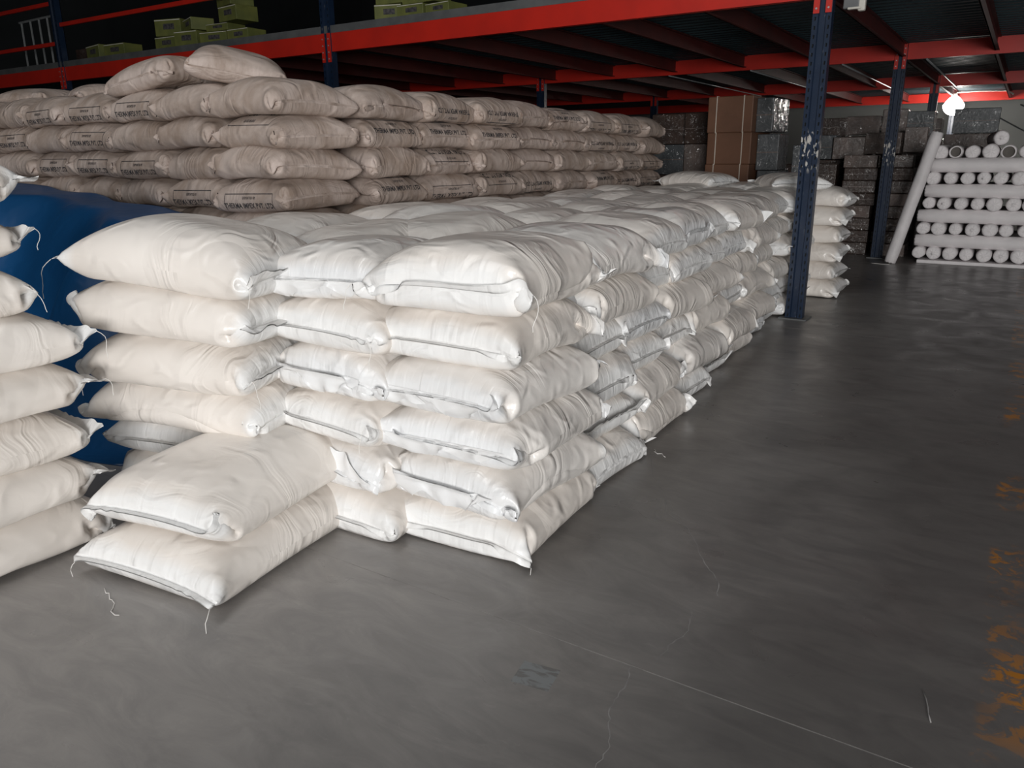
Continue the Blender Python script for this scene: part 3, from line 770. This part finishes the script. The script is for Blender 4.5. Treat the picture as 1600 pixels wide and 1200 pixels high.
# ------------------------------------------------------------------ stained woven sacks
def text_mesh(body, size, bold=0.0):
    cu = bpy.data.curves.new('txt', 'FONT'); cu.body = body; cu.size = size; cu.align_x = 'CENTER'; cu.align_y = 'CENTER'; cu.offset = bold; cu.resolution_u = 2
    o = bpy.data.objects.new('txt', cu); COL.objects.link(o)
    bpy.context.view_layer.update()
    dg = bpy.context.evaluated_depsgraph_get(); me = o.evaluated_get(dg).to_mesh()
    v = [tuple(p.co) for p in me.vertices]; f = [tuple(p.vertices) for p in me.polygons]
    o.evaluated_get(dg).to_mesh_clear(); bpy.data.objects.remove(o); bpy.data.curves.remove(cu)
    return v, f
def print_on(sack_obj, S, axis, zc, upside=False, flip=False, scale=1.0):
    """Print the firm's name on a sack end (axis 'y') or side (axis 'x') by projecting it on the cloth."""
    T_ = S.tree()
    lines = [('THERMA IMPEX PVT. LTD.', .042, -.028, .0012), ('EXPORTED BY', .02, .018, .0004)]
    mb = MB()
    def drop(u, w):
        if upside: u, w = -u, -w
        if flip: u = -u
        u *= scale
        if axis == 'y': h = T_.ray_cast(Vector((u, -1, zc + w)), Vector((0, 1, 0)))
        else: h = T_.ray_cast(Vector((1, u, zc + w)), Vector((-1, 0, 0)))
        if h[0] is None: return None
        n = Vector((0, -1, 0)) if axis == 'y' else Vector((1, 0, 0))
        return h[0] + n * .0022
    def add(v, f):
        P = [drop(a, b) for a, b in v]
        keep = [q for q in f if all(P[i] is not None for i in q)]
        nonlocal mb
        mb.add([p if p is not None else (0, 0, 0) for p in P], keep)
    for body, size, dy, bold in lines:
        v, f = text_mesh(body, size, bold); add([(p[0], p[1] + dy) for p in v], f)
    def bar(u0, w0, u1, w1, t):
        n = 12; v = []; f = []
        for i in range(n + 1):
            a = i / n; x = u0 + (u1 - u0) * a; y = w0 + (w1 - w0) * a
            if abs(u1 - u0) > abs(w1 - w0): v += [(x, y - t), (x, y + t)]
            else: v += [(x - t, y), (x + t, y)]
            if i: f.append((2 * i - 2, 2 * i - 1, 2 * i + 1, 2 * i))
        add(v, f)
    o = mb.obj('printed_name', MAT['ink'], sack_obj); o['label'] = 'black printed firm name'; o['kind'] = 'stuff'; mb = MB()
    bar(-.235, .042, .235, .042, .0022); bar(-.235, -.056, -.235, .042, .0016); bar(.235, -.056, .235, .042, .0016)
    o = mb.obj('printed_border', MAT['ink'], sack_obj)
    return o

TZ = TT
fx = [-4.0, -4.66, -5.27, -5.88, -6.49, -7.10, -7.71, -8.32]
for c in range(len(fx) - 1):
    for k in range(10):
        top = (k == 9)
        x = (fx[c] + fx[c + 1]) / 2; v = RNG.randrange(4)
        cw = (fx[c] - fx[c + 1]) / .61
        lab = f'stained sack in the rear pile front, {"corner" if c == 0 else NTH[c] + " from corner"} column, {ORD[k] if not top else "top"} layer'
        fp = RNG.random() < .5 and c > 2
        o = put_sack(NAMET, TAN, v, 'tan', x + jit(.02), 3.87 + jit(.03) - (.02 if c == 0 else 0), k * TZ, -P2 + jit(.09), lab, 'sack', GT, cw * .91, 1.05, RNG.uniform(1.03, 1.10), flip=False, rx=jit(.02), ry=jit(.03))
        S = TAN[v]
        spec = {(0, 6): (.05, False), (0, 8): (.155, True), (1, 6): (.05, False), (2, 9): (.06, False), (2, 7): (.05, False), (3, 7): (.055, False), (3, 8): (.07, False), (3, 9): (.05, False), (4, 9): (.05, False), (4, 7): (.06, False), (5, 8): (.06, False)}.get((c, k))
        if spec: print_on(o, S, 'x', spec[0] + .022, spec[1], scale=.95)
yy = 4.31; r = 0
while yy < 9.3:
    for k in range(10):
        v = RNG.randrange(4); along = RNG.random() < .5
        lab = f'stained sack in the rear pile side, {NTH[r]} back from the corner, {ORD[k] if k < 9 else "top"} layer'
        px_ = jit(.05); dz = -.02 * max(0, r - 3) / 4
        if along:
            o = put_sack(NAMET, TAN, v, 'tan', -4.31 + px_, yy + .33, k * TZ * (1 + dz), jit(.08), lab, 'sack', GT, .98, 1.0, RNG.uniform(1.03, 1.10), ry=jit(.03))
            if RNG.random() < .45 and k > 4: print_on(o, TAN[v], 'x', RNG.choice((.06, .14)), RNG.random() < .5)
        else:
            o = put_sack(NAMET, TAN, v, 'tan', -4.34 + px_, yy + .33, k * TZ * (1 + dz), P2 + jit(.08), lab, 'sack', GT, .98, 1.08, RNG.uniform(1.03, 1.10), rx=jit(.03))
            if RNG.random() < .45 and k > 4: print_on(o, TAN[v], 'y', RNG.choice((.06, .14)), RNG.random() < .5)
    yy += .685; r += 1
# loose sacks on top
for k, (x, y, z, a, rx, ry, lab) in enumerate((
        (-5.60, 3.92, 10 * TZ + .02, .12, .0, -.15, 'stained sack tilted on top of the rear pile, left of its peak'),
        (-4.95, 4.0, 10 * TZ + .05, .9, .14, .20, 'stained sack forming the highest peak of the rear pile'),
        (-6.3, 4.35, 10 * TZ, .4, 0, 0, 'dusty brown sack lying on the rear pile, middle left'),
        (-7.1, 4.3, 10 * TZ, -.3, 0, 0, 'dusty brown sack on the rear pile near the left edge'),
        (-8.0, 4.2, 10 * TZ, .2, 0, 0, 'dusty brown sack on the rear pile at its left end'))):
    put_sack(NAMET, TAN, k, 'tan', x, y, z, a, lab, 'sack', GT, 1.0, 1.0, .8 if k > 1 else 1.0, rx=rx, ry=ry)

# ------------------------------------------------------------------ blue tarpaulin over low goods in the gap
nx, ny = 90, 60; V = []; FF = []
for j in range(ny + 1):
    for i in range(nx + 1):
        s = i / nx; t = j / ny
        x = -8.4 + s * 4.55; y = 2.05 + t * 1.40
        hgt = 1.36 - .35 * max(0, (x + 6.2)) / 2.3 * (1 if x > -6.2 else 0) + .04 * math.sin(2.3 * x)
        e = min(1, max(0, (y - 2.10 - .12 * math.sin(3.1 * x + .7)) / 0.95)); e = e * e * (3 - 2 * e)
        z = hgt * e
        z += .10 * (1 - 2 * abs(math.sin(3.2 * x + 2.2 * y + 1.5 * math.sin(3 * y + x)))) * (1 - abs(2 * e - 1)) * .8 + .05 * math.sin(7 * x + 4 * y + 2 * math.sin(5 * y)) * (1 - abs(2 * e - 1)) + .03 * math.sin(13 * x - 6 * y) * e * (1 - e) * 3
        V.append((x + .05 * math.sin(6 * y + 3 * x), y + .04 * math.sin(8 * x), max(.004, z)))
for j in range(ny):
    for i in range(nx):
        a = j * (nx + 1) + i; FF.append((a, a + 1, a + nx + 2, a + nx + 1))
tp = MB().add(V, FF).obj('tarpaulin', MAT['tarp'], smooth=True)
so = tp.modifiers.new('thickness', 'SOLIDIFY'); so.thickness = .004
tag(tp, 'blue tarpaulin draped in folds between the white stacks', 'tarpaulin')

# ------------------------------------------------------------------ cartons
def carton(x, y, z, w, d, h, rz, mat, lab, group, straps=0, tape=True, film=False):
    t = empty('wrapped_carton' if mat.startswith('wrap') else 'carton', (x, y, z), rz); tag(t, lab, 'carton', group)
    MB().box((0, 0, h / 2), (w, d, h), bev=.012).obj('carton_body', MAT[mat], t)
    if tape: MB().box((0, -d / 2 - .001, h / 2), (w * .96, .003, .012)).obj('tape', MAT['wrap_pale' if mat != 'carton' else 'carton'], t)
    for k in range(straps):
        sx = w * (-.3 + .6 * k / max(1, straps - 1))
        mb = MB().box((sx, -d / 2 - .004, h / 2), (.012, .003, h + .01)).box((sx, d / 2 + .004, h / 2), (.012, .003, h + .01)).box((sx, 0, h + .004), (.012, d + .01, .003))
        mb.obj('strap', MAT['strap'], t)
    return t
# brown carton tower beyond the white pile
for k, (z, h, mt) in enumerate(((0.0, .40, 'wrap_brown'), (.40, .37, 'carton'), (.77, .34, 'carton'), (1.11, .35, 'carton'), (1.46, .40, 'carton'), (1.86, .45, 'carton'))):
    carton(-3.35 + (.02 if k == 4 else 0), 10.85, z, .60, .72, h, -.06 + .03 * (k % 2), mt, f'brown strapped carton in the tower beyond the white pile, {ORD[k] + " from the floor" if k else "at the bottom"}', 'brown cartons in the tower', 2)
carton(-2.93, 10.95, 1.86, .22, .66, .42, -.05, 'wrap_grey', 'silvery film wrapped carton on the right of the brown tower top', 'cartons beside the tower', 0)
for k in range(4):
    carton(-2.90 + jit(.03), 11.0, k * .46, .28, .62, .455, jit(.06), 'wrap_grey', f'shiny wrapped carton right of the brown tower, {ORD[k] + " layer" if k else "on the floor"}', 'cartons beside the tower')
carton(-2.62, 11.4, 1.15, .2, .3, .55, .1, 'wrap_grey', 'bright crinkled film pack to the right of the brown tower', 'cartons beside the tower')
carton(-2.62, 11.4, 0.0, .3, .4, 1.14, .1, 'wrap_brown', 'tall dark wrapped carton under the bright film pack', 'cartons beside the tower')
for k in range(5):
    for c in range(3):
        if k == 4 and c == 2: continue
        carton(-4.05 - .56 * c + jit(.03), 11.6 + .12 * c, k * .435, .52, .5, .43, jit(.08), ['wrap_brown', 'wrap_grey', 'wrap_brown', 'wrap_pale'][(k + 2 * c) % 4],
               f'wrapped carton left of the brown tower, {NTH[c]} stack, {ORD[k]} layer', 'cartons left of the tower')
# stack of brown cartons by the second post
for k in range(8):
    for c in range(2):
        carton(-1.72 - .53 * c + jit(.03), 14.05 + jit(.03), k * .196, .50, .5, .192, jit(.06), 'wrap_brown' if (k + c) % 4 else 'wrap_pale', f'flat wrapped carton behind the second post, {["right", "left"][c]} stack, {ORD[k] + " layer" if k else "on the floor"}', 'cartons by the second post')
for k in range(4):
    for c in range(3):
        carton(-2.95 - .62 * c + jit(.02), 14.3, k * .36, .58, .6, .35, jit(.05), 'wrap_brown', f'dark brown carton between the two posts, {NTH[c]} stack, {ORD[k] + " layer" if k else "on the floor"}', 'dark cartons between posts')
k = 0
for (x, y, z, w, h, mt, a) in ((-3.1, 15.0, 1.50, .52, .40, 'wrap_grey', 0), (-2.62, 14.9, 1.50, .50, .36, 'wrap_pale', .05), (-2.06, 14.9, 1.58, .56, .34, 'wrap_pale', -.1), (-1.62, 15.0, 1.60, .34, .40, 'wrap_pale', .05),
                               (-3.15, 16.0, 1.90, .56, .32, 'wrap_brown', 0), (-2.6, 16.0, 1.92, .56, .32, 'wrap_pale', 0), (-2.1, 16.0, 1.94, .40, .40, 'wrap_pale', .05), (-1.7, 16.2, 1.9, .42, .4, 'wrap_grey', 0),
                               (-1.72, 17.5, 1.86, .50, .36, 'wrap_brown', 0), (-.92, 17.5, 1.94, .74, .44, 'wrap_grey', .03), (-1.0, 17.5, 1.55, .80, .38, 'wrap_pale', 0), (-1.72, 17.55, 1.55, .6, .3, 'wrap_pale', 0)):
    carton(x, y, z, w, .5, h, a, mt, f'film wrapped carton in the far stacks behind the posts, {NTH[k]} counted from the left', 'far wrapped cartons'); k += 1
for j, (x, y, w, h) in enumerate(((-3.1, 15.0, .6, 1.49), (-2.55, 15.0, .5, 1.49), (-2.05, 14.95, .5, 1.57), (-1.62, 15.05, .36, 1.59), (-3.1, 16.1, .6, 1.89), (-2.6, 16.1, .4, 1.9), (-2.1, 16.1, .5, 1.92), (-1.65, 16.25, .45, 1.88), (-1.72, 17.6, .6, 1.54), (-1.0, 17.5, .72, 1.54))):
    carton(x, y, 0, w, .55, h, 0, 'wrap_brown', f'tall dark wrapped carton under the far stacks, {NTH[j]} counted from the left', 'tall dark cartons')
for c in range(8):
    for kk in range(4):
        carton(-5.0 - .72 * c + jit(.05), 16.6 + .1 * (c % 3), kk * .58, .66, .6, .57, jit(.05), 'wrap_brown', f'dark carton in the gloom past the brown tower, {NTH[c]} stack leftwards, {ORD[kk] + " layer" if kk else "on the floor"}', 'dark cartons in the gloom')
# ------------------------------------------------------------------ cloth rolls
def roll_mesh(L, R, seed, hollow=False, knot=False):
    rg = random.Random(seed); k = 24; n = 16; V = []; FF = []
    prof = []
    for i in range(n + 1):
        t = i / n; prof.append((t * L, R * (1 - .10 * math.exp(-t * 30) - .10 * math.exp(-(1 - t) * 30))))
    ph = [rg.uniform(0, 6.28) for _ in range(4)]
    for i, (y, r) in enumerate(prof):
        for j in range(k):
            q = 2 * math.pi * j / k
            rr = r * (1 + .025 * math.sin(2 * q + ph[0] + y) + .02 * math.sin(5 * q + ph[1] + 6 * y) + .012 * math.sin(11 * y + ph[2]))
            V.append((rr * math.cos(q), y, rr * math.sin(q)))
    for i in range(n):
        for j in range(k): FF.append((i * k + j, (i + 1) * k + j, (i + 1) * k + (j + 1) % k, i * k + (j + 1) % k))
    for end in (0, n):
        base = end * k; sg = -1 if end == 0 else 1; y0 = prof[end][0]
        rings = ((.82, .012), (.5, .006), (.2, .018)) if not hollow else ((.84, .004), (.80, -.10 * 1))
        prev = base
        for (fr_, out) in rings:
            b = len(V)
            for j in range(k):
                q = 2 * math.pi * j / k
                pk = 1 + (.06 * math.sin(7 * q + ph[3]) if not hollow else 0)
                V.append((prof[end][1] * fr_ * pk * math.cos(q), y0 + sg * (out + (.008 * math.sin(9 * q + ph[1]) if not hollow else 0)), prof[end][1] * fr_ * pk * math.sin(q)))
            for j in range(k):
                f = (prev + j, prev + (j + 1) % k, b + (j + 1) % k, b + j)
                FF.append(f if sg < 0 else f[::-1])
            prev = b
        cpt = len(V); V.append((0, y0 + sg * ((.05 if knot else .02) if not hollow else -.12), -.02 if knot else 0))
        for j in range(k):
            f = (prev + j, prev + (j + 1) % k, cpt); FF.append(f if sg < 0 else f[::-1])
    mb = MB().add(V, FF)
    return mb.mesh('cloth_roll', MAT['roll'], True)
RR = .103
RM = [roll_mesh(1.45, RR, s) for s in range(3)] + [roll_mesh(1.45, RR, 9, knot=True)]
RH = roll_mesh(1.45, RR * 1.05, 5, hollow=True)
RLx = [roll_mesh(2.9, RR * .97, 20 + s) for s in range(2)]
mt = MB().box((.35, 13.95, .025), (3.1, 1.7, .05), bev=.01).obj('folded_sheet', MAT['roll']); tag(mt, 'pale folded sheet lying under the stack of cloth rolls', 'sheet')
LH = .18; lev = 0
for lay in range(9):
    z = .05 + LH * lay + RR
    xl = -1.30 + .012 * lay
    if lay % 2 == 0:
        for c in range(13):
            o = mesh_obj('cloth_roll', RH if (lay == 8 and c in (1, 4)) else RM[(c * 3 + lay) % 4])
            o.location = (xl + .10 + c * .212 + jit(.012), 13.12 + jit(.05) + (.1 if lay == 8 else 0), z + jit(.004)); o.rotation_euler = (0, jit(3), jit(.02))
            s = RNG.uniform(.86, 1.03) if lay < 8 else RNG.uniform(.85, 1.1); o.scale = (s, 1, s)
            tag(o, f'cloth roll end on, {NTH[lay // 2]} end-on layer up, {NTH[c]} from the left', 'roll', 'cloth rolls seen end on')
            if lay == 8 and c in (1, 4): 
                MB().tube([(0, .06, 0), (0, .065, 0)], RR * .8, 16).obj('core', MAT['core'], o)
    else:
        for c, yy in enumerate((13.22, 14.3)):
            o = mesh_obj('cloth_roll', RLx[(lay // 2 + c) % 2]); o.location = (xl + (.03 if lay % 4 == 1 else 0), yy, z); o.rotation_euler = (0, jit(2), -P2)
            tag(o, f'long cloth roll lying crosswise, {NTH[lay // 2]} crosswise layer up, at the {["front", "back"][c]}', 'roll', 'cloth rolls lying crosswise')
o = mesh_obj('cloth_roll', RM[3]); o.location = (-.36, 13.3, .05 + LH * 9 + RR + .01); o.rotation_euler = (0.0, .5, .1); tag(o, 'topmost cloth roll on the roll stack with folded pointed wrapping', 'roll', 'cloth rolls seen end on')
# leaning roll
A = Vector((-1.53, 12.86, .02)); B = Vector((-1.15, 13.03, 1.86)); dv_ = B - A
lr = mesh_obj('leaning_roll', roll_mesh(dv_.length, .088, 77)); lr.location = A; lr.rotation_mode = 'QUATERNION'; lr.rotation_quaternion = Vector((0, 1, 0)).rotation_difference(dv_)
tag(lr, 'long white cloth roll leaning against the left side of the roll stack', 'roll')
def roll_text(body, y0, size, q0):
    v, f = text_mesh(body, size, .001)
    R_ = .093; out = []
    for p in v:
        q = q0 + p[1] / R_; out.append((R_ * math.cos(q), y0 + p[0], R_ * math.sin(q)))
    m_ = MB().add(out, f).obj('printed_mark', MAT['blueink'], lr); m_['label'] = 'dark blue lettering'
roll_text('VIJU NIYNS', .42, .085, -1.85)
roll_text('NIYNS', 1.50, .085, -1.85)

# ------------------------------------------------------------------ scraps on the floor
def scrap(pts, r, lab):
    tag(MB().tube([(p[0], p[1], r + .0005) for p in pts], r, 4).obj('thread_scrap', MAT['crack' if 'twig' in lab else 'thread'], smooth=True), lab, 'thread')
def squiggle(x, y, dx, dy, n, a):
    return [(x + dx * i / n + jit(a), y + dy * i / n + jit(a)) for i in range(n + 1)]
scrap(squiggle(-2.70, 1.34, .22, -.09, 9, .012), .0018, 'loose white thread on the floor in front of the slumped sacks')
scrap(squiggle(-1.52, 3.78, .10, -.07, 8, .014), .002, 'tangled white thread on the floor beside the aisle corner')
scrap(squiggle(-0.03, 2.32, .03, -.14, 4, .004), .002, 'short pale twig on the floor at lower right')
scrap(squiggle(-1.75, 12.7, .25, -.05, 5, .01), .004, 'pale strap scraps on the floor by the second post')
